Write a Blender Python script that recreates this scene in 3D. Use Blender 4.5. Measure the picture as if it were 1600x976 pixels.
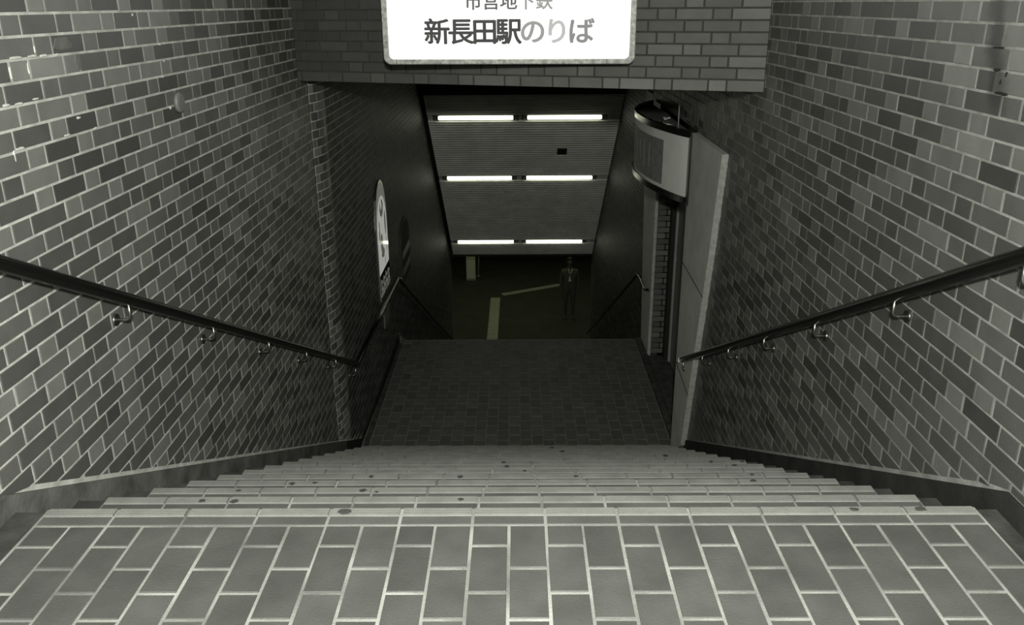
import bpy, bmesh, math, random
from mathutils import Vector, Matrix
import numpy as np

C = bpy.context.scene.collection
for o in list(bpy.data.objects):
    bpy.data.objects.remove(o, do_unlink=True)
sc = bpy.context.scene

# ------------------------------------------------------------------ camera
EYE = 1.4648                       # eye height above the upper floor (z = 0)
F_PX, PITCH, YAW, ROLL = 1308.05, 0.35331, -0.00779, 0.00756
def cam_axes():
    fw = Vector((math.sin(YAW)*math.cos(PITCH), math.cos(YAW)*math.cos(PITCH), -math.sin(PITCH)))
    r = Vector((math.cos(YAW), -math.sin(YAW), 0)); d = fw.cross(r)
    c, s = math.cos(ROLL), math.sin(ROLL)
    return c*r+s*d, -s*r+c*d, fw
r_, d_, f_ = cam_axes()
cam = bpy.data.cameras.new('camera'); co = bpy.data.objects.new('camera', cam); C.objects.link(co)
cam.sensor_fit = 'HORIZONTAL'; cam.sensor_width = 36.0; cam.lens = F_PX/1600*36.0
cam.clip_start = 0.05; cam.clip_end = 200
m = Matrix.Identity(4)
for i in range(3):
    m[i][0] = r_[i]; m[i][1] = -d_[i]; m[i][2] = -f_[i]
m[2][3] = EYE
co.matrix_world = m
sc.camera = co

# ------------------------------------------------------------------ world, lights, exposure
w = bpy.data.worlds.new('night'); sc.world = w; w.use_nodes = True
bg = w.node_tree.nodes['Background']; bg.inputs[0].default_value = (0.80, 0.90, 0.45, 1); bg.inputs[1].default_value = 0.060
def light(name, kind, loc, energy, color, size=None, target=None, size_y=None):
    l = bpy.data.lights.new(name, kind); l.energy = energy; l.color = color
    if kind == 'AREA':
        l.size = size
        if size_y: l.shape = 'RECTANGLE'; l.size_y = size_y
    elif size is not None: l.shadow_soft_size = size
    o = bpy.data.objects.new(name, l); C.objects.link(o); o.location = loc
    if target is not None:
        o.rotation_euler = (Vector(target)-Vector(loc)).to_track_quat('-Z', 'Y').to_euler()
    return o
light('flash', 'POINT', (0.05, -0.20, EYE+0.40), 660, (1.0, 1.0, 0.93), 0.08)
light('concourse_fill', 'AREA', (0.0, 21.5, -3.95), 24, (0.90, 1.0, 0.50), 6.0, (0.0, 21.5, -6.4))  # added fill with no fixture, lifts the dark concourse
sc.view_settings.view_transform = 'Standard'; sc.view_settings.look = 'None'
sc.view_settings.gamma = 1.0; sc.view_settings.use_curve_mapping = False
sc.view_settings.exposure = 0.0

# ------------------------------------------------------------------ materials
def mat(name, base, rough=0.6, noise=0.0, nscale=20, bump=0.0, bscale=120, spec=0.5, emit=None, estr=0, metal=0.0, tone=None, speck=0.0, stain=False):
    """base: linear rgb. tone: 'object' takes the object's own colour, 'face' a per-face colour attribute."""
    M = bpy.data.materials.new(name); M.use_nodes = True
    nt = M.node_tree; b = nt.nodes['Principled BSDF']; L = nt.links
    b.inputs['Roughness'].default_value = rough; b.inputs['Metallic'].default_value = metal
    b.inputs['Specular IOR Level'].default_value = spec
    rgb = nt.nodes.new('ShaderNodeRGB'); rgb.outputs[0].default_value = (*base, 1)
    out = rgb.outputs[0]
    if tone == 'object':
        oi = nt.nodes.new('ShaderNodeObjectInfo'); out = oi.outputs['Color']
    elif tone == 'face':
        a = nt.nodes.new('ShaderNodeAttribute'); a.attribute_name = 'tone'; out = a.outputs['Color']
    geo = nt.nodes.new('ShaderNodeNewGeometry')
    if noise:
        n = nt.nodes.new('ShaderNodeTexNoise'); n.inputs['Scale'].default_value = nscale; n.inputs['Detail'].default_value = 5
        L.new(geo.outputs['Position'], n.inputs['Vector'])
        mr = nt.nodes.new('ShaderNodeMapRange'); mr.inputs[1].default_value = 0.3; mr.inputs[2].default_value = 0.7
        mr.inputs[3].default_value = 1-noise; mr.inputs[4].default_value = 1+noise
        L.new(n.outputs['Fac'], mr.inputs[0])
        mx = nt.nodes.new('ShaderNodeVectorMath'); mx.operation = 'SCALE'
        L.new(out, mx.inputs[0]); L.new(mr.outputs[0], mx.inputs['Scale']); out = mx.outputs[0]
    if speck:
        n = nt.nodes.new('ShaderNodeTexNoise'); n.inputs['Scale'].default_value = 380; n.inputs['Detail'].default_value = 2
        L.new(geo.outputs['Position'], n.inputs['Vector'])
        mr = nt.nodes.new('ShaderNodeMapRange'); mr.inputs[1].default_value = 0.3; mr.inputs[2].default_value = 0.7
        mr.inputs[3].default_value = 1-speck; mr.inputs[4].default_value = 1+speck
        L.new(n.outputs['Fac'], mr.inputs[0])
        mx = nt.nodes.new('ShaderNodeVectorMath'); mx.operation = 'SCALE'
        L.new(out, mx.inputs[0]); L.new(mr.outputs[0], mx.inputs['Scale']); out = mx.outputs[0]
    if stain:
        sx = nt.nodes.new('ShaderNodeSeparateXYZ'); L.new(geo.outputs['Position'], sx.inputs[0])
        n = nt.nodes.new('ShaderNodeTexNoise'); n.inputs['Scale'].default_value = 14; n.inputs['Detail'].default_value = 3
        L.new(geo.outputs['Position'], n.inputs['Vector'])
        def mth(op, a, c=None):
            q = nt.nodes.new('ShaderNodeMath'); q.operation = op
            for i, v in enumerate((a, c)):
                if v is None: continue
                if hasattr(v, 'links'): L.new(v, q.inputs[i])
                else: q.inputs[i].default_value = v
            return q.outputs[0]
        def ramp(v, a, c):
            q = nt.nodes.new('ShaderNodeMapRange'); q.interpolation_type = 'SMOOTHSTEP'; q.inputs[1].default_value = a; q.inputs[2].default_value = c
            L.new(v, q.inputs[0]); return q.outputs[0]
        wob = mth('MULTIPLY', mth('SUBTRACT', n.outputs['Fac'], .5), .10)
        cy = mth('ADD', mth('MULTIPLY', sx.outputs['Z'], .33), 2.275)          # the streak leans a little with the wall
        dy = mth('ABSOLUTE', mth('ADD', mth('SUBTRACT', sx.outputs['Y'], cy), wob))
        mk = mth('SUBTRACT', 1.0, ramp(dy, .012, .075))
        mk = mth('MULTIPLY', mk, ramp(sx.outputs['Z'], 1.08, 1.22)); mk = mth('MULTIPLY', mk, ramp(sx.outputs['X'], 1.2, 1.3))
        fac = mth('SUBTRACT', 1.0, mth('MULTIPLY', mk, .55))
        mx = nt.nodes.new('ShaderNodeVectorMath'); mx.operation = 'SCALE'
        L.new(out, mx.inputs[0]); L.new(fac, mx.inputs['Scale']); out = mx.outputs[0]
    L.new(out, b.inputs['Base Color'])
    if bump:
        n = nt.nodes.new('ShaderNodeTexNoise'); n.inputs['Scale'].default_value = bscale; n.inputs['Detail'].default_value = 4
        L.new(geo.outputs['Position'], n.inputs['Vector'])
        bp = nt.nodes.new('ShaderNodeBump'); bp.inputs['Strength'].default_value = bump; bp.inputs['Distance'].default_value = 0.004
        L.new(n.outputs['Fac'], bp.inputs['Height']); L.new(bp.outputs[0], b.inputs['Normal'])
    if emit:
        b.inputs['Emission Color'].default_value = (*emit, 1); b.inputs['Emission Strength'].default_value = estr
    return M
def g(v): return (v, v*1.012, v*0.94)          # olive-tinged grey
M_brick = mat('glazed_brick', g(.15), .42, .10, 9, .12, 90, spec=.4, tone='object', speck=.12, stain=True)
M_brick_f = mat('glazed_brick_field', g(.15), .38, .10, 9, .12, 90, tone='face', speck=.10)
M_hbrick = mat('matt_brick', g(.15), .7, .10, 9, .25, 160, tone='object', speck=.12)
M_hbrick_f = mat('matt_brick_field', g(.15), .7, .10, 9, .25, 160, tone='face', speck=.12)
M_mortar = mat('pale_mortar', g(.60), .9, .25, 14, .5, 200, spec=.2)
M_pass_f = mat('passage_brick_field', g(.15), .55, .10, 9, .12, 90, spec=.3, tone='face', speck=.10)
M_mortar_r = mat('right_wall_mortar', g(.30), .9, .25, 14, .5, 200, spec=.2, stain=True)  # darker than the left wall's mortar
M_dmortar = mat('dark_mortar', g(.055), .9, .2, 14, .5, 200, spec=.2)
M_tile = mat('floor_tile', g(.2), .55, .16, 7, .35, 140, tone='object', speck=.10)
M_tile_f = mat('floor_tile_field', g(.2), .55, .16, 7, .35, 140, tone='face', speck=.10)
M_fmortar = mat('floor_mortar', g(.37), .9, .45, 4.5, .6, 180, spec=.2)
M_lmortar = mat('landing_mortar', g(.22), .9, .25, 12, .6, 180, spec=.2)
M_worn = mat('worn_nosing', g(.285), .75, .14, 10, .4, 160, speck=.12)
M_conc = mat('dark_concrete', g(.07), .85, .4, 9, .5, 60, spec=.25)
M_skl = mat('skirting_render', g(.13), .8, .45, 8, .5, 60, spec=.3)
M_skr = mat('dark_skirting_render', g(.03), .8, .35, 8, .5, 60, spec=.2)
M_void = mat('dark_plaster', g(.035), .9, .2, 4)
M_rail = mat('dark_rail_paint', g(.008), .20, .15, 30, .05, 60, spec=.28)
M_steel = mat('bracket_steel', g(.42), .32, .2, 40, metal=1.0)
M_chrome = mat('bare_steel_rail', g(.30), .2, .15, 40, metal=1.0)
M_panel = mat('pale_panel_paint', g(.75), .6, .10, 6, .1, 80)
M_paneledge = mat('pale_edge_paint', g(.42), .6, .2, 30, .2, 80)
M_shutter = mat('grey_shutter_paint', g(.28), .55, .1, 6)
M_black = mat('black_recess', g(.012), .8)
M_frame = mat('weathered_sign_frame', g(.46), .5, .45, 40, .2, 60)
M_signdark = mat('sign_box_side', g(.05), .6)
M_lit = mat('backlit_acrylic', (.8,.8,.8), .35, emit=(1,1,1), estr=.86)
M_ink = [mat('ink_%d' % i, (v*.2,)*3, .6, emit=(1,1,.97), estr=v, spec=.2) for i, v in enumerate((.055,.12,.30,.30,.46,.24))]
M_ceil = mat('ribbed_ceiling_paint', g(.78), .6, .12, 3, .1, 60)
M_trim = mat('ceiling_trim_paint', g(.14), .6, .1, 5)
M_house = mat('lamp_housing', g(.05), .5)
M_lip = mat('lamp_reflector_lip', g(.6), .25, metal=.6)
M_tube = mat('fluorescent_tube', (.9,.9,.9), .4, emit=(1.0, 1.05, .80), estr=3.2)
M_signface = mat('unlit_sign_face', g(.88), .55, .05, 5)
M_signpatch = mat('sign_patch_film', g(.26), .5, .25, 25)
M_signtext = mat('sign_patch_print', g(.42), .5)
M_signframe = mat('black_sign_frame', g(.10), .22, metal=.9)
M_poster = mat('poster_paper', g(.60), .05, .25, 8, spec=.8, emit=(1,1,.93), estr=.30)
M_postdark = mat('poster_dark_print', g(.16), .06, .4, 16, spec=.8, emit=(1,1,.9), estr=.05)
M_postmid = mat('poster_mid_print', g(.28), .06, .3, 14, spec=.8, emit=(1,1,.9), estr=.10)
M_postblk = mat('poster_black_band', g(.02), .1, spec=.8)
M_tact = mat('tactile_tile', g(.34), .8, .15, 10)
M_cfloor = mat('concourse_floor', g(.035), .85, .2, 3)
M_pillar = mat('pale_pillar', g(.55), .7, .05, 3)
M_gum = mat('gum_spot', g(.08), .8)
M_cover = mat('cover_cap_paint', g(.20), .5, .1, 20)
M_coat = mat('dark_coat', g(.065), .9)
M_shirt = mat('white_shirt', g(.5), .8)
M_skin = mat('skin', (.06,.055,.045), .7)
M_hair = mat('dark_hair', g(.01), .7)

# ------------------------------------------------------------------ helpers
def link(name, me, parent=None, m=None):
    o = bpy.data.objects.new(name, me); C.objects.link(o)
    if parent is not None: o.parent = parent
    if m is not None:
        for k in (m if isinstance(m, (list, tuple)) else [m]): me.materials.append(k)
    return o
def fin(name, bm, m, parent=None, smooth=False):
    bmesh.ops.recalc_face_normals(bm, faces=bm.faces[:])
    me = bpy.data.meshes.new(name); bm.to_mesh(me); bm.free()
    if smooth: me.polygons.foreach_set('use_smooth', [True]*len(me.polygons))
    return link(name, me, parent, m)
def empty(name, loc=(0,0,0)):
    o = bpy.data.objects.new(name, None); C.objects.link(o); o.location = loc; o.empty_display_size = .1; return o
def tag(o, label=None, cat=None, group=None, kind=None):
    if label: o['label'] = label
    if cat: o['category'] = cat
    if group: o['group'] = group
    if kind: o['kind'] = kind
    return o
def box(bm, x0, x1, y0, y1, z0, z1, mi=0):
    v = [bm.verts.new(p) for p in ((x0,y0,z0),(x1,y0,z0),(x1,y1,z0),(x0,y1,z0),(x0,y0,z1),(x1,y0,z1),(x1,y1,z1),(x0,y1,z1))]
    for q in ((0,3,2,1),(4,5,6,7),(0,1,5,4),(1,2,6,5),(2,3,7,6),(3,0,4,7)):
        f = bm.faces.new([v[i] for i in q]); f.material_index = mi
def boxobj(name, x0, x1, y0, y1, z0, z1, m, parent=None, bev=0.0):
    bm = bmesh.new(); box(bm, x0, x1, y0, y1, z0, z1)
    if bev: bmesh.ops.bevel(bm, geom=bm.edges[:], offset=bev, segments=2, affect='EDGES')
    return fin(name, bm, m, parent)
def prism(bm, pts, O, U, V, N, n0, n1, bev=.003, mi=0, back=False):
    """polygon pts (s,t) in frame O,U,V pushed out along N from n0 to n1, front edge bevelled"""
    k = len(pts)
    cx = sum(p[0] for p in pts)/k; cy = sum(p[1] for p in pts)/k
    def P(s, t, n): return bm.verts.new(O+U*s+V*t+N*n)
    a = [P(s, t, n0) for s, t in pts]; b = [P(s, t, n1-bev) for s, t in pts]
    ins = []
    for s, t in pts:
        dx, dy = cx-s, cy-t; l = math.hypot(dx, dy)+1e-9; e = min(bev*1.3, l*.3)
        ins.append(P(s+dx/l*e, t+dy/l*e, n1))
    for i in range(k):
        j = (i+1) % k
        for lo, hi in ((a, b), (b, ins)):
            f = bm.faces.new((lo[i], lo[j], hi[j], hi[i])); f.material_index = mi
    f = bm.faces.new(ins); f.material_index = mi
    if back: f = bm.faces.new(a[::-1]); f.material_index = mi
def clip(poly, a, b, c):
    """keep a*s+b*t+c >= 0"""
    out = []
    for i in range(len(poly)):
        p, q = poly[i], poly[(i+1) % len(poly)]
        dp, dq = a*p[0]+b*p[1]+c, a*q[0]+b*q[1]+c
        if dp >= 0: out.append(p)
        if (dp >= 0) != (dq >= 0):
            t = dp/(dp-dq); out.append((p[0]+(q[0]-p[0])*t, p[1]+(q[1]-p[1])*t))
    return out
def area(p):
    return abs(sum(p[i][0]*p[(i+1) % len(p)][1]-p[(i+1) % len(p)][0]*p[i][1] for i in range(len(p))))/2
def tube(bm, pts, r, n=12, caps=True, mi=0):
    pts = [Vector(p) for p in pts]; rings = []
    up = Vector((0,0,1)); prev = None
    for i, p in enumerate(pts):
        if i == 0: d = pts[1]-p
        elif i == len(pts)-1: d = p-pts[i-1]
        else: d = (pts[i+1]-p).normalized()+(p-pts[i-1]).normalized()
        d.normalize()
        if prev is None:
            a = d.cross(up)
            if a.length < .05: a = d.cross(Vector((1,0,0)))
        else: a = prev-d*prev.dot(d)
        a.normalize(); prev = a; b = d.cross(a)
        rr = r[i] if isinstance(r, (list, tuple)) else r
        rings.append([bm.verts.new(p+(a*math.cos(t)+b*math.sin(t))*rr) for t in [2*math.pi*k/n for k in range(n)]])
    for A, B in zip(rings, rings[1:]):
        for i in range(n):
            f = bm.faces.new((A[i], A[(i+1) % n], B[(i+1) % n], B[i])); f.material_index = mi; f.smooth = True
    if caps:
        for q in (rings[0][::-1], rings[-1]):
            f = bm.faces.new(q); f.material_index = mi
def bend(pts, rad, seg=5):
    """round the corners of a polyline"""
    pts = [Vector(p) for p in pts]; out = [pts[0]]
    for a, p, b in zip(pts, pts[1:], pts[2:]):
        u = (a-p); v = (b-p); r = min(rad, u.length*.45, v.length*.45)
        A = p+u.normalized()*r; B = p+v.normalized()*r
        for i in range(seg+1):
            t = i/seg; out.append(A*(1-t)**2+p*2*t*(1-t)+B*t*t)
    return out+[pts[-1]]
def set_face_tone(me, tones):
    """tones: one rgb per polygon"""
    at = me.color_attributes.new('tone', 'FLOAT_COLOR', 'CORNER')
    buf = []
    for p in me.polygons:
        t = tones[p.index]
        for _ in range(p.loop_total): buf.extend((*t, 1.0))
    at.data.foreach_set('color', buf)

# ------------------------------------------------------------------ the measured place
XL, XR = -1.577, 1.483             # side walls of the upper flight
XL2 = -1.527                       # left wall beyond the rounded corner
XR2 = 1.68                         # right wall of the lower flight
X0, COL, NCOL = -1.4606, .11, 26   # floor tile columns
XE = X0+COL*NCOL
NOS, RUN, RISE, NSTEP = 2.228, .331, .17, 15
ROW0, ROW = 2.134, .1026
def step_front(k): return NOS+RUN*k
LZ = -RISE*NSTEP                   # mid landing
LY0, LY1 = step_front(NSTEP-1), 9.895
CZ = LZ-RISE*23                    # concourse floor
CRS, BP = .0682, .33               # brick course and stretcher+header period
ZT = 2.4                           # wall top
SLOPE = RISE/RUN
def nosing_z(y): return -(y-NOS)*SLOPE
def skirt_top(y): return .07 if y < NOS else max(nosing_z(y)+.068, LZ+.07)

rng = random.Random(7)
TONES = {'dark': .085, 'mid': .150, 'light': .235}
LV = {'1': .078, '2': .105, '3': .145, '4': .210, '5': .260}
TONE_LEFT = {17:('0S','14331414'),16:('1h','32244234'),15:('0S','33131434'),14:('1h','55423141'),13:('0S','23334444'),12:('0S','444514231'),11:('0h','324142423'),
 10:('0S','341432341'),9:('0h','242131434'),8:('0S','241413334'),7:('0h','324342432'),6:('0h','3332322221'),5:('-1S','2323234242'),4:('0h','3232424323'),3:('-1S','342324332'),
 2:('0h','323234423'),1:('-1S','242423232'),0:('0h','434232434'),-1:('-1h','3242233232'),-2:('-1S','3323343323'),-3:('-1h','323324423'),-4:('-1S','233323232'),
 -5:('-1S','24213224'),-6:('0S','2434242'),-7:('0S','243322'),-8:('1S','23222'),-9:('1h','2232')}
TONE_RIGHT = {6:('4S','131114343'),5:('4h','3431413334'),4:('4S','2122123535'),3:('3S','123212524'),2:('4h','323123423'),1:('3S','432414343'),0:('4h','144142453'),
 -1:('3S','332314441'),-2:('4h','2222234343'),-3:('3S','1213423234'),-4:('3S','224322232'),-5:('3h','242234323'),-6:('3S','143233343'),-7:('3h','232233224'),
 -8:('3S','2224332231'),-9:('3h','3332224433'),-10:('3h','223222233'),-11:('2S','332322243'),-12:('3h','224222413'),-13:('2S','322222432'),-14:('3h','234323333')}
def tone_map(table, ascending):
    out = {}
    for k, (lab, txt) in table.items():
        n, h = int(lab[:-1]), lab[-1]
        for c in txt:
            out[(k, n, h)] = LV[c]
            if ascending: n, h = (n, 'S') if h == 'h' else (n+1, 'h')
            else: n, h = (n-1, 'S') if h == 'h' else (n, 'h')
    return out
def brick_tone(header, R, scale=1.0):
    p = R.random()
    if header: t = '4' if p < .36 else ('3' if p < .76 else '2')
    else: t = '1' if p < .14 else ('2' if p < .62 else ('3' if p < .92 else '4'))
    return LV[t]*R.uniform(.92, 1.08)*scale

# ------------------------------------------------------------------ side walls
def make_brick_wall(wall, X, sgn, y_lo, y_hi, z0, pL, zlo_fn, zhi, nparts, seed, tonescale, cut=None, table=None):
    """Flemish bond on the plane x = X facing sgn; first nparts nearest the stairhead become parts, the rest one field"""
    R = random.Random(seed)
    U, V, N = Vector((0,1,0)), Vector((0,0,1)), Vector((sgn,0,0))
    shared = {}
    cand = []
    j = .0095
    k = int(math.floor((zlo_fn(y_hi)-z0)/CRS))-1
    while z0+k*CRS < zhi:
        zb = z0+k*CRS
        base = pL+(.165 if k % 2 else 0)
        n = int(math.floor((y_lo-base)/BP))-1
        while base+n*BP < y_hi:
            for (s0, s1, hd) in ((0, .11, True), (.11, .33, False)):
                ya, yb = base+n*BP+s0+j/2, base+n*BP+s1-j/2
                tone = brick_tone(hd, R, tonescale)
                if table and (k, n, 'h' if hd else 'S') in table: tone = table[(k, n, 'h' if hd else 'S')]*R.uniform(.96, 1.04)*tonescale
                jit = R.uniform(-.0008, .0012)
                a, b = max(ya, y_lo), min(yb, y_hi)
                if b-a < .012: continue
                poly = [(a, zb+j/2), (b, zb+j/2), (b, zb+CRS-j/2), (a, zb+CRS-j/2)]
                full = (a == ya and b == yb)
                lo = [zlo_fn(p) for p in (a, b)]
                if max(lo)+.006 > zb+j/2:
                    # clip against the skirting line (piecewise straight)
                    if b <= NOS: poly = clip(poly, 0, 1, -(lo[0]+.006))
                    else:
                        m_ = (lo[1]-lo[0])/(b-a); c_ = lo[0]-m_*a
                        poly = clip(poly, -m_, 1, -c_-.006)
                    full = False
                if zb+CRS > zhi: continue
                if len(poly) < 3 or area(poly) < 1.5e-4: continue
                if cut and cut(a, b, zb): continue
                cand.append((a, zb, poly, hd, full, tone, jit))
            n += 1
        k += 1
    def rank(c): return c[0] if (c[0] > 1.95 and c[1] < EYE+.05) else 1e3+c[0]
    cand.sort(key=rank)
    parts, rest = cand[:nparts], cand[nparts:]
    for (a, zb, poly, hd, full, tone, jit) in parts:
        cx = sum(p[0] for p in poly)/len(poly); cz = sum(p[1] for p in poly)/len(poly)
        key = hd if full else None
        if key is not None and key in shared: me = shared[key]
        else:
            bm = bmesh.new(); prism(bm, [(p[0]-cx, p[1]-cz) for p in poly], Vector((0,0,0)), U, V, N, -.004, .003, .0016)
            bmesh.ops.recalc_face_normals(bm, faces=bm.faces[:])
            me = bpy.data.meshes.new('brick'); bm.to_mesh(me); bm.free(); me.materials.append(M_brick)
            if key is not None: shared[key] = me
        o = link('brick', me, wall); o.location = (X+sgn*jit, cx, cz); o.color = (*g(tone), 1)
    bm = bmesh.new(); tones = []
    for (a, zb, poly, hd, full, tone, jit) in rest:
        n0 = len(bm.faces); prism(bm, poly, Vector((X+sgn*jit,0,0)), U, V, N, -.004, .003, .0016)
        tones += [g(tone)]*(len(bm.faces)-n0)
    o = fin('brick_field', bm, M_brick_f, wall); set_face_tone(o.data, tones); o['kind'] = 'stuff'

CORNER = 6.50
# left wall backing: one slab following flight, rounded corner and lower passage
def left_x(y):
    if y <= CORNER: return XL
    if y >= CORNER+.27: return XL2
    t = (y-CORNER)/.27
    return XL+(XL2-XL)*math.sin(t*math.pi/2)**.8
bm = bmesh.new()
ys = [-1.0, CORNER]+[CORNER+.27*i/8 for i in range(1, 9)]+[18.35]
cols = []
for y in ys:
    x = left_x(y); cols.append([bm.verts.new(p) for p in ((x,y,CZ-.2),(x,y,ZT),(x-.22,y,ZT),(x-.22,y,CZ-.2))])
for a, b in zip(cols, cols[1:]):
    for i in range(4): bm.faces.new((a[i], a[(i+1) % 4], b[(i+1) % 4], b[i]))
bm.faces.new(cols[0][::-1]); bm.faces.new(cols[-1])
wall_left = fin('wall_left', bm, M_mortar); wall_left['kind'] = 'structure'
make_brick_wall(wall_left, XL, 1, -1.0, CORNER-.004, EYE-1.17771, 2.36013, skirt_top, ZT, 300, 11, 1.0, table=tone_map(TONE_LEFT, True))
# bricks of the rounded corner and of the passage beyond
def field_wall(name, parent, xfn, sgn, y_lo, y_hi, zlo, zhi, seed, tonescale, z0, pL, m, seg=1, cut=None, j=.0095):
    R = random.Random(seed); bm = bmesh.new(); tones = []
    k = int(math.floor((zlo(y_hi)-z0)/CRS))-1
    while z0+(k+1)*CRS <= zhi:
        zb = z0+k*CRS; base = pL+(.165 if k % 2 else 0); n = int(math.floor((y_lo-base)/BP))-1
        while base+n*BP < y_hi:
            for (s0, s1, hd) in ((0, .11, True), (.11, .33, False)):
                tone = brick_tone(hd, R, tonescale)
                a, b = max(base+n*BP+s0+j/2, y_lo), min(base+n*BP+s1-j/2, y_hi)
                if b-a < .012 or (cut and cut(a, b, zb)): continue
                za, zt = zb+j/2, zb+CRS-j/2
                if min(zlo(a), zlo(b))+.006 >= zt-.006: continue
                n0 = len(bm.faces); q = []
                for i in range(seg+1):
                    y = a+(b-a)*i/seg; x = xfn(y); zl = min(max(za, zlo(y)+.006), zt-.0005)
                    q.append([bm.verts.new(p) for p in ((x-sgn*.004,y,zl),(x+sgn*.003,y,zl),(x+sgn*.003,y,zt),(x-sgn*.004,y,zt))])
                for A, B in zip(q, q[1:]):
                    for e in range(3): bm.faces.new((A[e], A[e+1], B[e+1], B[e]))
                bm.faces.new(q[0][::-1]); bm.faces.new(q[-1])
                tones += [g(tone)]*(len(bm.faces)-n0)
            n += 1
        k += 1
    o = fin(name, bm, m, parent); set_face_tone(o.data, tones); o['kind'] = 'stuff'
    return o
def passage_low(y):
    if y < LY1: return skirt_top(y)
    return max(LZ+.07-(y-LY1)*SLOPE, CZ)
field_wall('corner_brick_field', wall_left, left_x, 1, CORNER+.004, CORNER+.27, skirt_top, ZT, 21, 1.15, EYE-1.17771, CORNER-.06, M_brick_f, 5)
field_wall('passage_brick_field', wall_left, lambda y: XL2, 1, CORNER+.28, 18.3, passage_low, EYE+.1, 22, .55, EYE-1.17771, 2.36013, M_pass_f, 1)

# right wall: flight, opening with recess, lower passage
OY0, OY1, OZT = 7.0, 9.36, EYE-.99
bm = bmesh.new()
def slab(x0, x1, y0, y1, z0, z1): box(bm, x0, x1, y0, y1, z0, z1)
slab(XR, XR+.4, -1.0, OY0, CZ-.2, ZT); slab(XR, XR+.4, OY0, OY1, OZT, ZT)
slab(XR2, XR2+.3, OY1, 18.35, CZ-.2, ZT)
wall_right = fin('wall_right', bm, M_mortar_r); wall_right['kind'] = 'structure'
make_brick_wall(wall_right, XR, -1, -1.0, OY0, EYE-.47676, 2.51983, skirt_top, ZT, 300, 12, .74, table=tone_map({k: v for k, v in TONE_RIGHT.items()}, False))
field_wall('opening_brick_field', wall_right, lambda y: XR, -1, OY0+.005, OY1, lambda y: OZT, EYE+.1, 23, .8, EYE-.47676, 2.51983, M_brick_f)
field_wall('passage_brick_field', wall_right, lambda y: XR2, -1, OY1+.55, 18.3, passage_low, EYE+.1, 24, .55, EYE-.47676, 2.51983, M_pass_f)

# mortar smears and a filled patch on the left wall, two screw holes and rust lips on the right wall
def smear(wall, X, sgn, y, z, ry, rz, m, seed, name='mortar_smear'):
    Rg = random.Random(seed); bm = bmesh.new(); n = 12
    pts = [(ry*math.cos(2*math.pi*i/n)*Rg.uniform(.7, 1.15), rz*math.sin(2*math.pi*i/n)*Rg.uniform(.7, 1.15)) for i in range(n)]
    prism(bm, pts, Vector((X,y,z)), Vector((0,1,0)), Vector((0,0,1)), Vector((sgn,0,0)), .0, .0042, .0008)
    fin(name, bm, m, wall)
M_smear = mat('white_mortar_smear', g(.75), .8, .2, 40, .3, 200)
M_patch = mat('patch_filler', g(.16), .8, .2, 20, .2, 100)
for i, (y, z, ry, rz_) in enumerate([(2.732,1.317,.045,.006),(2.83,1.316,.035,.006),(2.90,1.314,.03,.006),(2.985,1.312,.022,.006),(2.851,1.335,.004,.014),(2.69,1.275,.005,.024),(2.793,1.278,.006,.024),
     (3.63,1.433,.012,.007),(3.862,1.308,.012,.007),(3.882,1.236,.008,.005),(3.845,1.17,.012,.005),(3.88,1.032,.014,.008),(2.63,1.182,.03,.006),(2.70,1.18,.03,.005),(2.80,1.184,.03,.004),
     (3.05,1.092,.02,.006),(3.16,1.04,.02,.006),(2.62,1.03,.004,.024),(2.66,1.046,.03,.006),(2.95,1.045,.03,.005),(4.0,1.085,.012,.006)]):
    smear(wall_left, XL+.0010, 1, y, z, ry*.75, rz_*.75, M_smear, i)
smear(wall_left, XL+.001, 1, 3.03, 1.345, .072, .026, M_patch, 40, 'filled_patch'); smear(wall_left, XL+.001, 1, 3.118, 1.28, .020, .030, M_patch, 41, 'filled_patch')
for i, (y, z, ry, rz_) in enumerate([(2.655,1.228,.008,.009),(2.632,1.252,.007,.009),(2.70,1.327,.030,.004),(2.69,1.262,.020,.004),(2.640,1.196,.040,.006)]):
    smear(wall_right, XR, -1, y, z, ry, rz_, M_black, 60+i, 'rust_spot')

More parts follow.
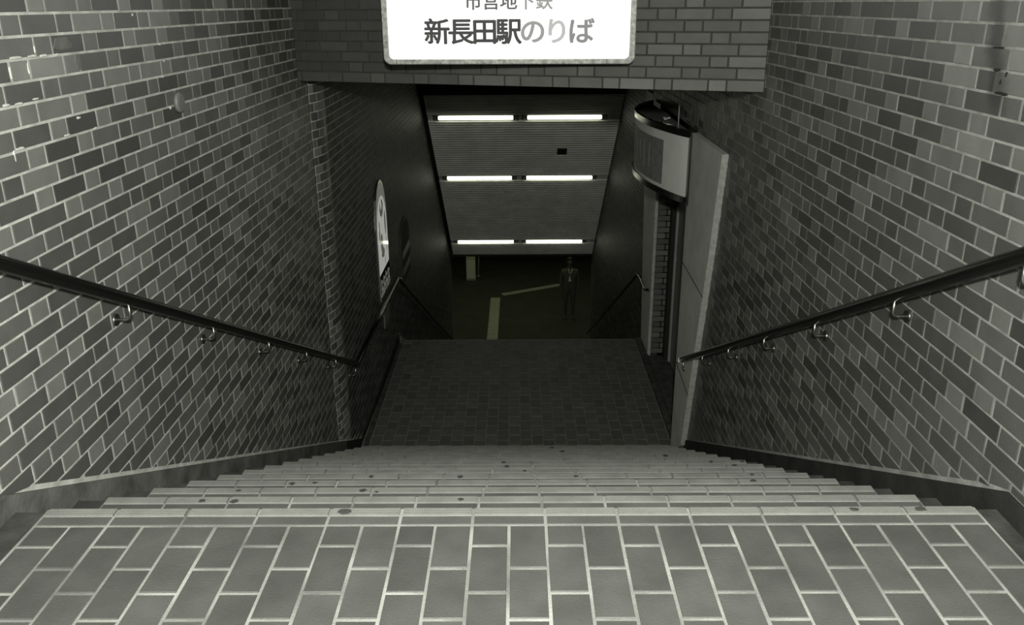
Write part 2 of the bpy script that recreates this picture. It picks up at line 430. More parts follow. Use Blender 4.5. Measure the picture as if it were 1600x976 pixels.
# ------------------------------------------------------------------ header wall above the stairs (oblique)
HL, HR = Vector((XL, 6.224, EYE-.51)), Vector((XR, 5.194, EYE-.51))
HU = (HR-HL); HLEN = HU.length; HU.normalize(); HV = Vector((0,0,1)); HN = HU.cross(HV)
if HN.y > 0: HN = -HN
bm = bmesh.new()
v = []
for n in (0, -.3):
    for s, t in ((0,0), (HLEN,0), (HLEN, ZT-HL.z), (0, ZT-HL.z)):
        v.append(bm.verts.new(HL+HU*s+HV*t+HN*n))
for q in ((0,1,2,3),(7,6,5,4),(0,4,5,1),(1,5,6,2),(2,6,7,3),(3,7,4,0)): bm.faces.new([v[i] for i in q])
wall_front = fin('wall_front', bm, M_dmortar); wall_front['kind'] = 'structure'
R = random.Random(5); shared = {}; rest = []; tones = []
bmr = bmesh.new(); j = .0095; k = 0
while (k+1)*CRS < ZT-HL.z:
    s = HLEN; first = True; hd = False
    while s > .02:
        ln = .11 if hd else .22
        if first and k % 2: ln = .165
        a, b = max(s-ln+j/2, .002), s-(0 if first else j/2)
        if a < b-.01:
            t = .105 if k > 0 else .13
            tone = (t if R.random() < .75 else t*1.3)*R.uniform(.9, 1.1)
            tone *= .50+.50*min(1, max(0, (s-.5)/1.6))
            pts = [(a, k*CRS+(0 if k == 0 else j/2)), (b, k*CRS+(0 if k == 0 else j/2)), (b, (k+1)*CRS-j/2), (a, (k+1)*CRS-j/2)]
            if k < 9:
                cx = sum(p[0] for p in pts)/4; cz = sum(p[1] for p in pts)/4
                key = (round(b-a, 3), k == 0)
                if key not in shared:
                    bm = bmesh.new(); prism(bm, [(p[0]-cx, p[1]-cz) for p in pts], Vector((0,0,0)), HU, HV, HN, -.004, .006, .002)
                    bmesh.ops.recalc_face_normals(bm, faces=bm.faces[:])
                    me = bpy.data.meshes.new('brick'); bm.to_mesh(me); bm.free(); me.materials.append(M_hbrick); shared[key] = me
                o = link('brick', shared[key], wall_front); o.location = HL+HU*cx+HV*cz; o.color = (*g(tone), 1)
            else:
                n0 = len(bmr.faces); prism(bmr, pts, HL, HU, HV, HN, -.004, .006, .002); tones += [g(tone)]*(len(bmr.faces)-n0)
        s -= ln; hd = not hd if not (first and k % 2) else False
        first = False
    k += 1
o = fin('brick_field', bmr, M_hbrick_f, wall_front); set_face_tone(o.data, tones); o['kind'] = 'stuff'

# ------------------------------------------------------------------ upper floor
def tile_mesh(w, l, h, m, bev=.0025):
    bm = bmesh.new()
    prism(bm, [(-w/2,-l/2),(w/2,-l/2),(w/2,l/2),(-w/2,l/2)], Vector((0,0,0)), Vector((1,0,0)), Vector((0,1,0)), Vector((0,0,1)), -h, 0, bev)
    bmesh.ops.recalc_face_normals(bm, faces=bm.faces[:])
    me = bpy.data.meshes.new('floor_tile'); bm.to_mesh(me); bm.free(); me.materials.append(m); return me
TJ = .009
bm = bmesh.new(); box(bm, XL, XR, -1.0, NOS-.012, -.30, -.006, 0)
box(bm, X0-.005, XE+.005, -1.0, NOS-.004, -.02, -.0025, 1)
floor = fin('floor', bm, [M_conc, M_fmortar]); floor['kind'] = 'structure'
R = random.Random(3)
me_full = tile_mesh(COL-TJ, 2*ROW-TJ, .010, M_tile); me_half = tile_mesh(COL-TJ, ROW-TJ, .010, M_tile)
bmf = bmesh.new(); tones = []
def ftone(R, base=.110): return base*R.uniform(.86, 1.14)
for i in range(NCOL):
    x = X0+COL*(i+.5)
    rows = []
    y1 = ROW0
    if i % 2 == 0: rows.append((y1-ROW, y1)); y1 -= ROW
    while y1 > -.9: rows.append((y1-2*ROW, y1)); y1 -= 2*ROW
    for a, b in rows:
        t = ftone(R)
        if b > 1.55:
            o = link('floor_tile', me_full if b-a > ROW*1.5 else me_half, floor)
            o.location = (x+R.uniform(-.001,.001), (a+b)/2, R.uniform(-.0006,.0006)); o.color = (*g(t), 1)
        else:
            n0 = len(bmf.faces)
            prism(bmf, [(x-COL/2+TJ/2,a+TJ/2),(x+COL/2-TJ/2,a+TJ/2),(x+COL/2-TJ/2,b-TJ/2),(x-COL/2+TJ/2,b-TJ/2)], Vector((0,0,0)), Vector((1,0,0)), Vector((0,1,0)), Vector((0,0,1)), -.010, 0, .0025)
            tones += [g(t)]*(len(bmf.faces)-n0)
o = fin('floor_tile_field', bmf, M_tile_f, floor); set_face_tone(o.data, tones); o['kind'] = 'stuff'

# nosing tile: grooved profile running along x
def nosing_mesh(w):
    # (y from the nosing edge backwards, z), ridge in front, groove, plain band behind
    prof = [(0,-.030),(0,-.006),(-.003,-.001),(-.006,.0025),(-.042,.0025),(-.0435,-.003),(-.0465,-.003),(-.048,0),(-.088,0),(-.090,-.002),(-.090,-.018),(-.02,-.018),(-.02,-.030)]
    mats = [1,1,1,1,1,0,0,0,0,0,0,0,0]
    bm = bmesh.new()
    A = [bm.verts.new((-w/2,y,z)) for y, z in prof]; B = [bm.verts.new((w/2,y,z)) for y, z in prof]
    n = len(prof)
    for i in range(n):
        f = bm.faces.new((A[i], A[(i+1) % n], B[(i+1) % n], B[i])); f.material_index = mats[i]
    bm.faces.new(A[::-1]); bm.faces.new(B)
    # fine anti-slip ridges on the worn lip
    for r in range(3):
        y = -.012-.011*r; box(bm, -w/2+.002, w/2-.002, y-.003, y+.003, .002, .0036, 1)
    bmesh.ops.recalc_face_normals(bm, faces=bm.faces[:])
    me = bpy.data.meshes.new('nosing_tile'); bm.to_mesh(me); bm.free(); me.materials.append(M_tile); me.materials.append(M_worn); return me
me_nos = nosing_mesh(.22-.010)
def nosing_row(parent, k):
    for n in range(13):
        o = link('nosing_tile', me_nos, parent)
        o.location = (X0+.22*(n+.5), step_front(k), -RISE*k+R.uniform(-.0005,.0005)); o.color = (*g(.14*R.uniform(.88,1.12)), 1)
nosing_row(floor, 0)

def gum(parent, x, y, z, r, seed):
    Rg = random.Random(seed); bm = bmesh.new(); n = 11; top = []; bot = []
    for i in range(n):
        t = 2*math.pi*i/n; q = r*Rg.uniform(.75, 1.15)
        bot.append(bm.verts.new((x+math.cos(t)*q, y+math.sin(t)*q*.8, z))); top.append(bm.verts.new((x+math.cos(t)*q*.7, y+math.sin(t)*q*.56, z+.0012)))
    for i in range(n): bm.faces.new((bot[i], bot[(i+1) % n], top[(i+1) % n], top[i]))
    bm.faces.new(top)
    fin('gum_spot', bm, M_gum, parent)

# ------------------------------------------------------------------ staircase (upper flight)
stairs = empty('staircase', (0, NOS, 0)); tag(stairs, 'wide flight of fourteen tiled steps going down between the brick walls', 'stairs')
off = Matrix.Translation((0, -NOS, 0))
steps = {}
tread_me = {}
for k in range(1, NSTEP):
    ya, yb, z = step_front(k-1), step_front(k), -RISE*k
    bm = bmesh.new()
    box(bm, XL, XR, ya-.012, yb-.012, z-.34, z-.008, 0)
    box(bm, X0, XE, ya-.010, yb-.002, z-.022, z-.003, 1)
    s = fin('step', bm, [M_conc, M_fmortar], stairs); s.location = (0, -NOS, 0)
    steps[k] = s
    nosing_row(s, k)
    bmf = bmesh.new(); tones = []
    for i in range(NCOL):
        a, b = ya+.012, yb-.094-TJ; x = X0+COL*(i+.5); n0 = len(bmf.faces)
        prism(bmf, [(x-COL/2+TJ/2,a),(x+COL/2-TJ/2,a),(x+COL/2-TJ/2,b),(x-COL/2+TJ/2,b)], Vector((0,0,z)), Vector((1,0,0)), Vector((0,1,0)), Vector((0,0,1)), -.01, 0, .0025)
        tones += [g(ftone(R))]*(len(bmf.faces)-n0)
    o = fin('tread_tile_field', bmf, M_tile_f, s); set_face_tone(o.data, tones); o['kind'] = 'stuff'
GUM = [(-0.538,.025,0,.022),(1.231,.021,0,.020),(1.028,.015,0,.014),(-1.115,.031,1,.015),(-0.998,.033,1,.018),(-0.205,.028,1,.012),(-0.618,.028,2,.017),
       (-0.561,.040,2,.010),(-1.111,.027,2,.012),(-0.996,.033,3,.017),(-0.898,.028,3,.014),(-0.715,.028,4,.016),(-0.284,.031,4,.018),(1.126,.015,4,.013),
       (-0.069,.026,6,.018),(-0.094,.020,7,.019),(1.232,.015,6,.017),(1.374,.016,7,.018),(1.182,.016,7,.017),(0.291,.018,13,.022),(1.029,.014,3,.016),
       (0.031,.028,5,.013),(0.275,.030,4,.014),(0.343,.016,11,.023),(1.031,.018,9,.025)]
for i, (x, b, k, r) in enumerate(GUM):
    gum(floor if k == 0 else steps[k], x, step_front(k)-max(b, .022), -RISE*k+.0030, r, i)

# skirtings that follow the flight
def skirting(name, x0, x1, m, y_end):
    bm = bmesh.new()
    prof = [(-1.0,-.02),(-1.0,.068),(NOS-.03,.068),(y_end, nosing_z(y_end)+.064),(y_end, nosing_z(y_end)-.40),(NOS+.2,-.40),(NOS-.05,-.02)]
    A = [bm.verts.new((x0,y,z)) for y, z in prof]; B = [bm.verts.new((x1,y,z)) for y, z in prof]
    bm.faces.new(A); bm.faces.new(B[::-1]); n = len(prof)
    for i in range(n): bm.faces.new((A[i], B[i], B[(i+1) % n], A[(i+1) % n]))
    bmesh.ops.triangulate(bm, faces=[f for f in bm.faces if len(f.verts) > 4])
    o = fin(name, bm, m); o['kind'] = 'structure'; return o
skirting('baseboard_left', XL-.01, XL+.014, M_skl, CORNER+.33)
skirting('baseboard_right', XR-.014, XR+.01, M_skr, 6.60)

# ------------------------------------------------------------------ mid landing
LX0, LCOL = -1.452, .1128
bm = bmesh.new(); box(bm, XL, XR2+.12, LY0-.012, LY1-.03, LZ-.30, LZ-.030, 0)
box(bm, LX0-.006, LX0+LCOL*NCOL+.006, LY0-.010, LY1-.012, LZ-.05, LZ-.0025, 1)
landing = fin('floor_landing', bm, [M_conc, M_lmortar]); landing['kind'] = 'structure'
meA = tile_mesh(LCOL-.008, .2-.008, .010, M_tile); meB = tile_mesh(LCOL-.008, .1-.008, .010, M_tile)
cand = []
nrow = 29
for i in range(NCOL):
    x = LX0+LCOL*(i+.5); y = LY0+.01; first = (i % 2 == 0)
    while y < LY1-.06:
        l = .1 if first else .2
        if y+l > LY1-.01: l = .1
        cand.append((y, x, l)); y += l; first = False
cand.sort(); bmf = bmesh.new(); tones = []
vis = [c for c in cand if c[0]+c[2] > 7.1]; hid = [c for c in cand if c not in vis]
for n, (y, x, l) in enumerate(vis+hid):
    t = ftone(R, .125)
    if n < 300:
        o = link('floor_tile', meA if l > .15 else meB, landing); o.location = (x, y+l/2, LZ+R.uniform(-.0006,.0006)); o.color = (*g(t), 1)
    else:
        n0 = len(bmf.faces); w_ = LCOL/2-.004
        prism(bmf, [(x-w_,y+.004),(x+w_,y+.004),(x+w_,y+l-.004),(x-w_,y+l-.004)], Vector((0,0,LZ)), Vector((1,0,0)), Vector((0,1,0)), Vector((0,0,1)), -.01, 0, .0025)
        tones += [g(t)]*(len(bmf.faces)-n0)
o = fin('floor_tile_field', bmf, M_tile_f, landing); set_face_tone(o.data, tones); o['kind'] = 'stuff'
boxobj('landing_edge_strip', LX0, LX0+LCOL*NCOL, LY1-.035, LY1, LZ-.03, LZ+.002, M_tile, landing, .003).color = (*g(.16), 1)
# curbs and skirtings of the landing
bm = bmesh.new(); prism(bm, [(CORNER+.0,nosing_z(CORNER+.0)-.3),(LY1,LZ-.05),(LY1,LZ+.07),(7.19,LZ+.07),(CORNER+.0,nosing_z(CORNER+.0)+.066)], Vector((XL2-.01,0,0)), Vector((0,1,0)), Vector((0,0,1)), Vector((1,0,0)), -.03, .024, .003, back=True)
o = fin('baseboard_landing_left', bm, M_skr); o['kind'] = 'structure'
bm = bmesh.new()
prof = [(LX0+LCOL*NCOL+.012, LZ-.03), (LX0+LCOL*NCOL+.012, LZ+.012), (LX0+LCOL*NCOL+.03, LZ+.022), (1.545, LZ+.024), (1.57, LZ+.012), (1.57, LZ-.03)]
A = [bm.verts.new((x, 7.02, z)) for x, z in prof]; B = [bm.verts.new((x, LY1, z)) for x, z in prof]
for i in range(len(prof)): bm.faces.new((A[i], A[(i+1) % 6], B[(i+1) % 6], B[i]))
bm.faces.new(A); bm.faces.new(B[::-1])
o = fin('trim_1', bm, M_conc); o['kind'] = 'structure'

# ------------------------------------------------------------------ lower flight (falls away behind the landing edge)
bm = bmesh.new()
for k in range(1, 23):
    y = LY1+RUN*(k-1); box(bm, XL2+.014, XR2-.014, y, y+RUN, LZ-RISE*k-.35, LZ-RISE*k)
lower = fin('staircase', bm, M_conc); tag(lower, 'dark lower flight dropping away beyond the landing edge to the concourse', 'stairs')

# ------------------------------------------------------------------ recess with shutter on the right of the landing
bm = bmesh.new(); box(bm, 1.80, 1.84, OY0-.02, OY1+.01, LZ-.1, OZT+.05)
sh = fin('door_1', bm, M_shutter); sh['kind'] = 'structure'
boxobj('guide_rail', 1.735, 1.80, OY1-.16, OY1-.045, LZ, OZT, M_black, sh)
boxobj('guide_channel', 1.775, 1.80, OY1-.22, OY1-.165, LZ, OZT-1.15, M_shutter, sh, .004)
for i in range(8):
    z = LZ+.15+i*.19
    boxobj('shutter_slat', 1.794, 1.80, OY0+.02, OY1-.24, z, z+.17, M_shutter, sh, .003)
boxobj('sill', 1.57, 1.80, OY0, OY1-.02, LZ-.05, LZ+.012, M_conc, sh, .004)
# brick return at the far side of the opening
bm = bmesh.new(); box(bm, 1.60, 1.84, OY1, OY1+.12, LZ-.05, OZT+.02)
ret = fin('wall_return', bm, M_dmortar); ret['kind'] = 'structure'
R2 = random.Random(9); k = 0
while LZ+(k+1)*CRS < OZT:
    zb = LZ+k*CRS+.03
    for a, b in (((1.605,1.70),(1.71,1.80)) if k % 2 else ((1.605,1.742),(1.752,1.80))):
        bm = bmesh.new(); prism(bm, [(a,zb+.005),(b,zb+.005),(b,zb+CRS-.005),(a,zb+CRS-.005)], Vector((0,OY1,0)), Vector((1,0,0)), Vector((0,0,1)), Vector((0,-1,0)), -.003, .006, .002)
        fin('brick', bm, M_hbrick, ret).color = (*g(.12*R2.uniform(.7,1.4)), 1)
    k += 1
# pale trapezoid jamb panels
def jamb(name, label, pts, xw, th, edge_i, jz):
    """pts: (y,z) outline on the wall, edge_i: which outline edge takes the edge paint"""
    bm = bmesh.new()
    A = [bm.verts.new((xw, y, z)) for y, z in pts]; B = [bm.verts.new((xw-th, y, z)) for y, z in pts]; n = len(pts)
    f = bm.faces.new(B); f.material_index = 0; bm.faces.new(A[::-1])
    for i in range(n):
        f = bm.faces.new((A[i], B[i], B[(i+1) % n], A[(i+1) % n])); f.material_index = 1 if i == edge_i else 0
    o = fin(name, bm, [M_panel, M_paneledge]); tag(o, label, 'panel')
    # dark joints between the stacked sheets
    for (ya, za, yb, zb) in jz:
        bm = bmesh.new()
        tube(bm, [(xw-th-.001, ya, za), (xw-th-.001, yb, zb)], .0035, 6)
        fin('joint_line', bm, M_black, o)
    return o
zt = EYE-1.0
jamb('jamb_panel', 'pale tapering jamb panel at the near side of the right-hand opening', [(6.995,LZ),(6.56,EYE-3.68),(6.06,EYE-1.80),(5.885,zt),(6.995,zt)], XR+.005, .055, 1,
     [(6.15,EYE-2.15,6.995,EYE-2.12),(6.41,EYE-3.12,6.995,EYE-3.06)])
# the second straight stretch of that slanted edge takes the edge paint too
bpy.data.objects['jamb_panel'].data.polygons.foreach_set('material_index', [1 if i in (3, 4) else 0 for i in range(len(bpy.data.objects['jamb_panel'].data.polygons))])
jamb('jamb_panel', 'narrow pale jamb panel at the far side of the right-hand opening', [(OY1,LZ+.0),(9.93,LZ+.0),(10.45,OZT),(OY1,OZT)], 1.60, .035, 3, [])

# ------------------------------------------------------------------ ceilings
CA, CY0, CY1 = .82, 13.31, 18.24
def ceil_z(y): return EYE+9.593-.82*y
cu = Vector((0, 1, -CA)).normalized(); cn = Vector((0, -CA, -1)).normalized()      # down-slope, outward (down)
CO = Vector((0, CY0, ceil_z(CY0))); CLEN = (Vector((0,CY1,ceil_z(CY1)))-CO).length
CX0, CX1 = -1.45, 1.665
lamp_rows = [(13.80, -1.275, -.065, .165, 1.365), (15.37, -1.295, -.105, .165, 1.375), (17.60, -1.30, -.09, .18, 1.39)]
lamp_s = [(y-CY0)*math.hypot(1, CA) for y, *_ in lamp_rows]
SLOT = .085
def quad_strip(bm, s0, s1, x0, x1, n_per=.0745):
    """ribbed sheet: ridges across x, raised towards the viewer"""
    n = max(1, int(round((s1-s0)/n_per))); d = (s1-s0)/n; prev = None
    for i in range(n):
        a = s0+i*d
        for s, h in ((a,0),(a+d*.10,.026),(a+d*.58,.026),(a+d*.68,0),(a+d,0)):
            p = CO+cu*s+cn*h
            cur = (bm.verts.new((x0,p.y,p.z)), bm.verts.new((x1,p.y,p.z)))
            if prev and not (s == a and i > 0): bm.faces.new((prev[0], prev[1], cur[1], cur[0]))
            prev = cur
bm = bmesh.new()
edges = [.0]+[e for s in lamp_s for e in (s-SLOT, s+SLOT)]+[CLEN-.14]
for i in range(0, len(edges), 2): quad_strip(bm, edges[i], edges[i+1], CX0, CX1)
for (y, a0, a1, b0, b1), s in zip(lamp_rows, lamp_s):
    for x0, x1 in ((CX0, a0-.09), (a1+.09, b0-.09), (b1+.09, CX1)):
        p, q = CO+cu*(s-SLOT), CO+cu*(s+SLOT)
        bm.faces.new([bm.verts.new(v) for v in ((x0,p.y,p.z),(x1,p.y,p.z),(x1,q.y,q.z),(x0,q.y,q.z))])
ceiling = fin('ceiling', bm, M_ceil); ceiling['kind'] = 'structure'
so = ceiling.modifiers.new('thickness', 'SOLIDIFY'); so.thickness = .006; so.offset = 0
# rounded end trim of the ribbed ceiling
bm = bmesh.new(); prev = None
for i in range(7):
    t = i/6; p = CO+cu*(CLEN-.14+.14*math.sin(t*1.5))+cn*(.016-.12*(1-math.cos(t*1.5)))
    cur = (bm.verts.new((CX0,p.y,p.z)), bm.verts.new((CX1,p.y,p.z)))
    if prev: bm.faces.new((prev[0], prev[1], cur[1], cur[0]))
    prev = cur
tr = fin('end_trim', bm, M_trim, ceiling, True); so = tr.modifiers.new('thickness', 'SOLIDIFY'); so.thickness = .01
# backing slab, side gaps and the dark bulkhead above
bm = bmesh.new()
for s0, s1, n0, n1 in ((-.2, CLEN-.05, -.30, -.34),):
    q = [CO+cu*s+cn*n for s, n in ((s0,n0),(s1,n0),(s1,n1),(s0,n1))]
    A = [bm.verts.new((XL2,p.y,p.z)) for p in q]; B = [bm.verts.new((XR2,p.y,p.z)) for p in q]
    for i in range(4): bm.faces.new((A[i], A[(i+1) % 4], B[(i+1) % 4], B[i]))
    bm.faces.new(A); bm.faces.new(B[::-1])
fin('backing_slab', bm, M_void, ceiling)
bm = bmesh.new(); box(bm, XL2, XR2, CY0-.10, CY0+.10, ceil_z(CY0)+.02, EYE-.4)
o = fin('bulkhead', bm, M_void, ceiling)
p = CO+cu*((14.62-CY0)*math.hypot(1, CA))
vent = boxobj('vent', -.085, .085, -.09, .09, -.034, .022, M_black, ceiling); vent.location = (.775, p.y, p.z); vent.rotation_euler = (-math.atan(CA), 0, 0)
bm = bmesh.new()
prism(bm, [(HL.x,HL.y+.03),(HR.x,HR.y+.03),(XR,OY1),(XR2,OY1),(XR2,CY0),(XL2,CY0),(XL2,6.9)], Vector((0,0,EYE-.24)), Vector((1,0,0)), Vector((0,1,0)), Vector((0,0,-1)), 0, .2, .002, back=True)
o = fin('ceiling_landing', bm, M_void); o['kind'] = 'structure'

# fluorescent lights: housing recessed in the slot, tube, reflector lip
rowname = ['nearest', 'middle', 'farthest']
def make_lamp(x0, x1, s, ri, side):
    e = empty('fluorescent_light', CO+cu*s+Vector(((x0+x1)/2,0,0)))
    tag(e, 'lit fluorescent tube light, %s one of the %s row in the ribbed ceiling' % (side, rowname[ri]), 'ceiling light', 'fluorescent lights in the ribbed ceiling')
    e.rotation_euler = (-math.atan(CA), 0, 0)        # local: x along tube, y down-slope, z away from the ceiling face
    L = (x1-x0)/2; h = L+.085
    bm = bmesh.new()
    # open trough of five thin walls; local +z is up into the ceiling
    box(bm, -h, h, -SLOT+.004, SLOT-.004, .085, .095); box(bm, -h, h, -SLOT+.004, -SLOT+.010, -.012, .085); box(bm, -h, h, SLOT-.010, SLOT-.004, -.012, .085)
    box(bm, -h, -h+.006, -SLOT+.010, SLOT-.010, -.012, .085); box(bm, h-.006, h, -SLOT+.010, SLOT-.010, -.012, .085)
    fin('housing', bm, M_house, e)
    for sx in (-1, 1):
        boxobj('lamp_holder', *( (-L-.035, -L-.004) if sx < 0 else (L+.004, L+.035) ), -.045, .02, -.04, .085, M_house, e, .004)
    bm = bmesh.new(); tube(bm, [(-L,-.018,-.02),(-L+.012,-.018,-.02),(L-.012,-.018,-.02),(L,-.018,-.02)], [.026,.034,.034,.026], 14)
    fin('tube', bm, M_tube, e)
    boxobj('reflector_lip', -h+.02, h-.02, SLOT-.036, SLOT-.016, -.014, -.008, M_lip, e, .002)
for ri, ((y, a0, a1, b0, b1), s) in enumerate(zip(lamp_rows, lamp_s)):
    make_lamp(a0, a1, s, ri, 'left'); make_lamp(b0, b1, s, ri, 'right')

# ------------------------------------------------------------------ handrails
def rail_obj(path, r, parent, name='rail', m=M_rail, rad=.05):
    bm = bmesh.new(); tube(bm, bend(path, rad), r, 16); return fin(name, bm, m, parent)
def bracket(parent, xr, y, zr, xw, sgn, r=.0062):
    """J bracket under the rail: drop, bend, arm to a round flange on the wall"""
    zb = zr-.026; za = zr-.085
    bm = bmesh.new(); tube(bm, bend([(xr,y,zb+.012),(xr,y,za),(xw,y,za)], .022, 6), r, 10)
    b = fin('bracket', bm, M_steel, parent)
    bm = bmesh.new(); tube(bm, [(xw+sgn*.004,y,za),(xw+sgn*.011,y,za)], [.026,.024], 14); fin('flange', bm, M_steel, b)
hl = empty('handrail', (0,0,0)); tag(hl, 'dark round handrail along the left brick wall, running on past the landing', 'handrail')
lslope = -.506
def lz(y): return EYE-.70+lslope*(y-2.335)
Pl = [(-1.512,.9,lz(1.75)),(-1.512,1.75,lz(1.75)),(-1.512,6.35,lz(6.35)),(-1.465,6.94,EYE-3.046)]
rail_obj(Pl, .0255, hl)
rail_obj([(-1.465,6.94,EYE-3.046),(-1.465,9.73,EYE-3.14)], .0235, hl, 'landing_rail', M_chrome)['label'] = 'bare steel stretch of rail'
rail_obj([(-1.465,9.73,EYE-3.14),(-1.465,9.80,EYE-3.16),(-1.465,17.2,EYE-3.16-7.4*SLOPE)], .0235, hl, 'lower_rail')
for y in (2.235, 3.05, 3.86, 4.69, 5.50, 6.33): bracket(hl, -1.512 if y < 6.3 else -1.505, y, lz(y), XL, 1)
for y in (6.88, 7.7, 8.5): bracket(hl, -1.465, y, EYE-3.05-.032*(y-6.94), XL2, 1)
hr = empty('handrail', (0,0,0)); tag(hr, 'dark round handrail along the right brick wall, ending on the pale jamb panel', 'handrail')
def rz(y): return EYE-.675-.5062*(y-2.266)
rail_obj([(1.42,.9,rz(1.75)),(1.42,1.75,rz(1.75)),(1.42,6.72,rz(6.72))], .027, hr)
bm = bmesh.new(); tube(bm, [(1.42,6.715,rz(6.715)),(1.42,6.738,rz(6.738))], [.029,.027], 16); fin('end_cap', bm, M_steel, hr)
for y in (2.25, 2.983, 3.745, 4.49, 5.23, 5.95, 6.62): bracket(hr, 1.42, y, rz(y), XR if y < 6.2 else XR-.05, -1)
hd_ = empty('handrail', (0,0,0)); tag(hd_, 'short bare steel rail end by the far jamb panel, dark rail descending from it', 'handrail')
rail_obj([(1.562,9.40,EYE-3.20),(1.535,9.62,EYE-3.25),(1.53,10.16,EYE-3.24)], .017, hd_, 'rail_end', M_chrome, .03)
rail_obj([(1.53,10.16,EYE-3.24),(1.53,10.26,EYE-3.27),(1.53,17.2,EYE-3.27-6.94*SLOPE)], .022, hd_, 'rail')

# ------------------------------------------------------------------ backlit station sign on the header
SOFF, STH = .22, .17
SL = Vector((-.822, 5.385, 0)); SRt = Vector((.712, 5.275, 0))
SU = (SRt-SL).normalized(); SW = (SRt-SL).length; SN = SU.cross(Vector((0,0,1)));
if SN.y > 0: SN = -SN
SB, SH = 1.1165, .80
def rrect(w, h, r, n=6):
    pts = []
    for cx, cy, a0 in ((w-r, r, -90), (w-r, h-r, 0), (r, h-r, 90), (r, r, 180)):
        for i in range(n+1):
            t = math.radians(a0+90*i/n); pts.append((cx+r*math.cos(t), cy+r*math.sin(t)))
    return pts
sign = empty('station_sign', SL+Vector((0,0,SB))); tag(sign, 'white backlit station sign with dark lettering on the header wall', 'sign')
Z3 = Vector((0,0,0)); V3 = Vector((0,0,1))
bm = bmesh.new()
outer = rrect(SW, SH, .045); inner = [(x+.034, y+.030) for x, y in rrect(SW-.068, SH-.060, .03)]
n = len(outer)
rings = []
for pts, nn in ((outer, -STH), (outer, -.006), ([(x+(SW/2-x)*.006, y+(SH/2-y)*.012) for x, y in outer], 0), ([(x+(SW/2-x)*-.004, y) for x, y in inner], 0), (inner, -.010)):
    rings.append([bm.verts.new(SU*x+V3*y+SN*nn) for x, y in pts])
for A, B in zip(rings, rings[1:]):
    for i in range(n): bm.faces.new((A[i], A[(i+1) % n], B[(i+1) % n], B[i]))
fin('frame', bm, M_frame, sign)
bm = bmesh.new(); q = rrect(SW-.012, SH-.012, .04)
prism(bm, [(x+.006, y+.006) for x, y in q], Z3, SU, V3, SN, -STH-.004, -STH+.01, .002, back=True); fin('back_plate', bm, M_signdark, sign)
bm = bmesh.new(); prism(bm, [(x+(SW/2-x)*.001, y) for x, y in inner], Z3, SU, V3, SN, -.03, -.008, .001, back=True); fin('lit_panel', bm, M_lit, sign)
for x in (.078, SW-.17): 
    bm = bmesh.new(); prism(bm, [(x,.002),(x+.004,.002),(x+.004,.03),(x,.03)], Z3, SU, V3, SN, -.004, .0008, .0002); fin('frame_joint', bm, M_signdark, sign)
for x in (.45, SW-.45):
    a = SL+SU*x+V3*(SB+SH*.5); 
    bm = bmesh.new(); p0 = SU*x+V3*(SH*.5)-SN*STH; p1 = p0-SN*(.05 if x > SW/2 else .34); tube(bm, [p0, p1], .02, 10); fin('mounting_stub', bm, M_signdark, sign)
def glyphs(text, size, x0, y0, pitch, inks, bold, sy=1.0):
    for i, ch in enumerate(text):
        cu_ = bpy.data.curves.new('character', 'FONT'); cu_.body = ch; cu_.size = size; cu_.align_x = 'CENTER'
        tmp = bpy.data.objects.new('tmp', cu_); C.objects.link(tmp)
        bpy.context.view_layer.update()
        me = bpy.data.meshes.new_from_object(tmp.evaluated_get(bpy.context.evaluated_depsgraph_get()))
        bpy.data.objects.remove(tmp)
        # heavier strokes: the outline repeated at small offsets in its own plane
        co_ = [v.co.copy() for v in me.vertices]; fs = [tuple(p.vertices) for p in me.polygons]
        vs, fc = [], []
        for k in range(8 if bold else 1):
            dx, dy = bold*math.cos(k*math.pi/4), bold*.8*math.sin(k*math.pi/4); n0 = len(vs)
            vs += [(v.x+dx, v.y*sy+dy, k*.00002) for v in co_]; fc += [tuple(a+n0 for a in f) for f in fs]
        me = bpy.data.meshes.new('character'); me.from_pydata(vs, [], fc)
        o = link('character', me, sign, M_ink[inks[i]])
        M4 = Matrix.Identity(4)
        for r in range(3): M4[r][0] = SU[r]; M4[r][1] = V3[r]; M4[r][2] = SN[r]
        M4.translation = SU*(x0+pitch*i)+V3*y0+SN*(-.0072)
        o.matrix_local = M4
glyphs('新長田駅のりば', .163, .337, .133, .1457, [0,0,0,0,3,4,5], .0043, .96)
glyphs('市営地下鉄', .107, .562, .324, .1065, [1,1,1,2,3], .0024)

# ------------------------------------------------------------------ curved unlit shop sign over the opening
cs = empty('curved_sign', (XR, 8.0, EYE-1.6)); tag(cs, 'curved unlit lightbox sign with black rims bulging from the right wall', 'sign')
plan = [(1.478,6.93),(1.42,6.99),(1.35,7.15),(1.272,7.40),(1.20,7.70),(1.163,8.02),(1.155,8.32),(1.19,8.66),(1.275,8.98),(1.38,9.22),(1.478,9.36)]
def dense(pl, k=4):
    out = []
    for i in range(len(pl)-1):
        p0, p1, p2, p3 = (Vector(pl[max(i-1,0)]), Vector(pl[i]), Vector(pl[i+1]), Vector(pl[min(i+2,len(pl)-1)]))
        for j in range(k):
            t = j/k; out.append(.5*((2*p1)+(p2-p0)*t+(2*p0-5*p1+4*p2-p3)*t*t+(3*p1-p0-3*p2+p3)*t**3))
    return out+[Vector(pl[-1])]
pd = dense(plan)
def inset(pl, d):
    out = []
    for i, p in enumerate(pl):
        a = pl[max(i-1,0)]; b = pl[min(i+1,len(pl)-1)]; t = (b-a).normalized(); nrm = Vector((t.y, -t.x))
        if nrm.x < 0 and i < 3: pass
        q = p+nrm*d
        out.append(Vector((min(q.x, XR), q.y)))
    return out
sz0, sz1 = EYE-1.605, EYE-.995
off3 = Vector((XR, 8.0, EYE-1.6))
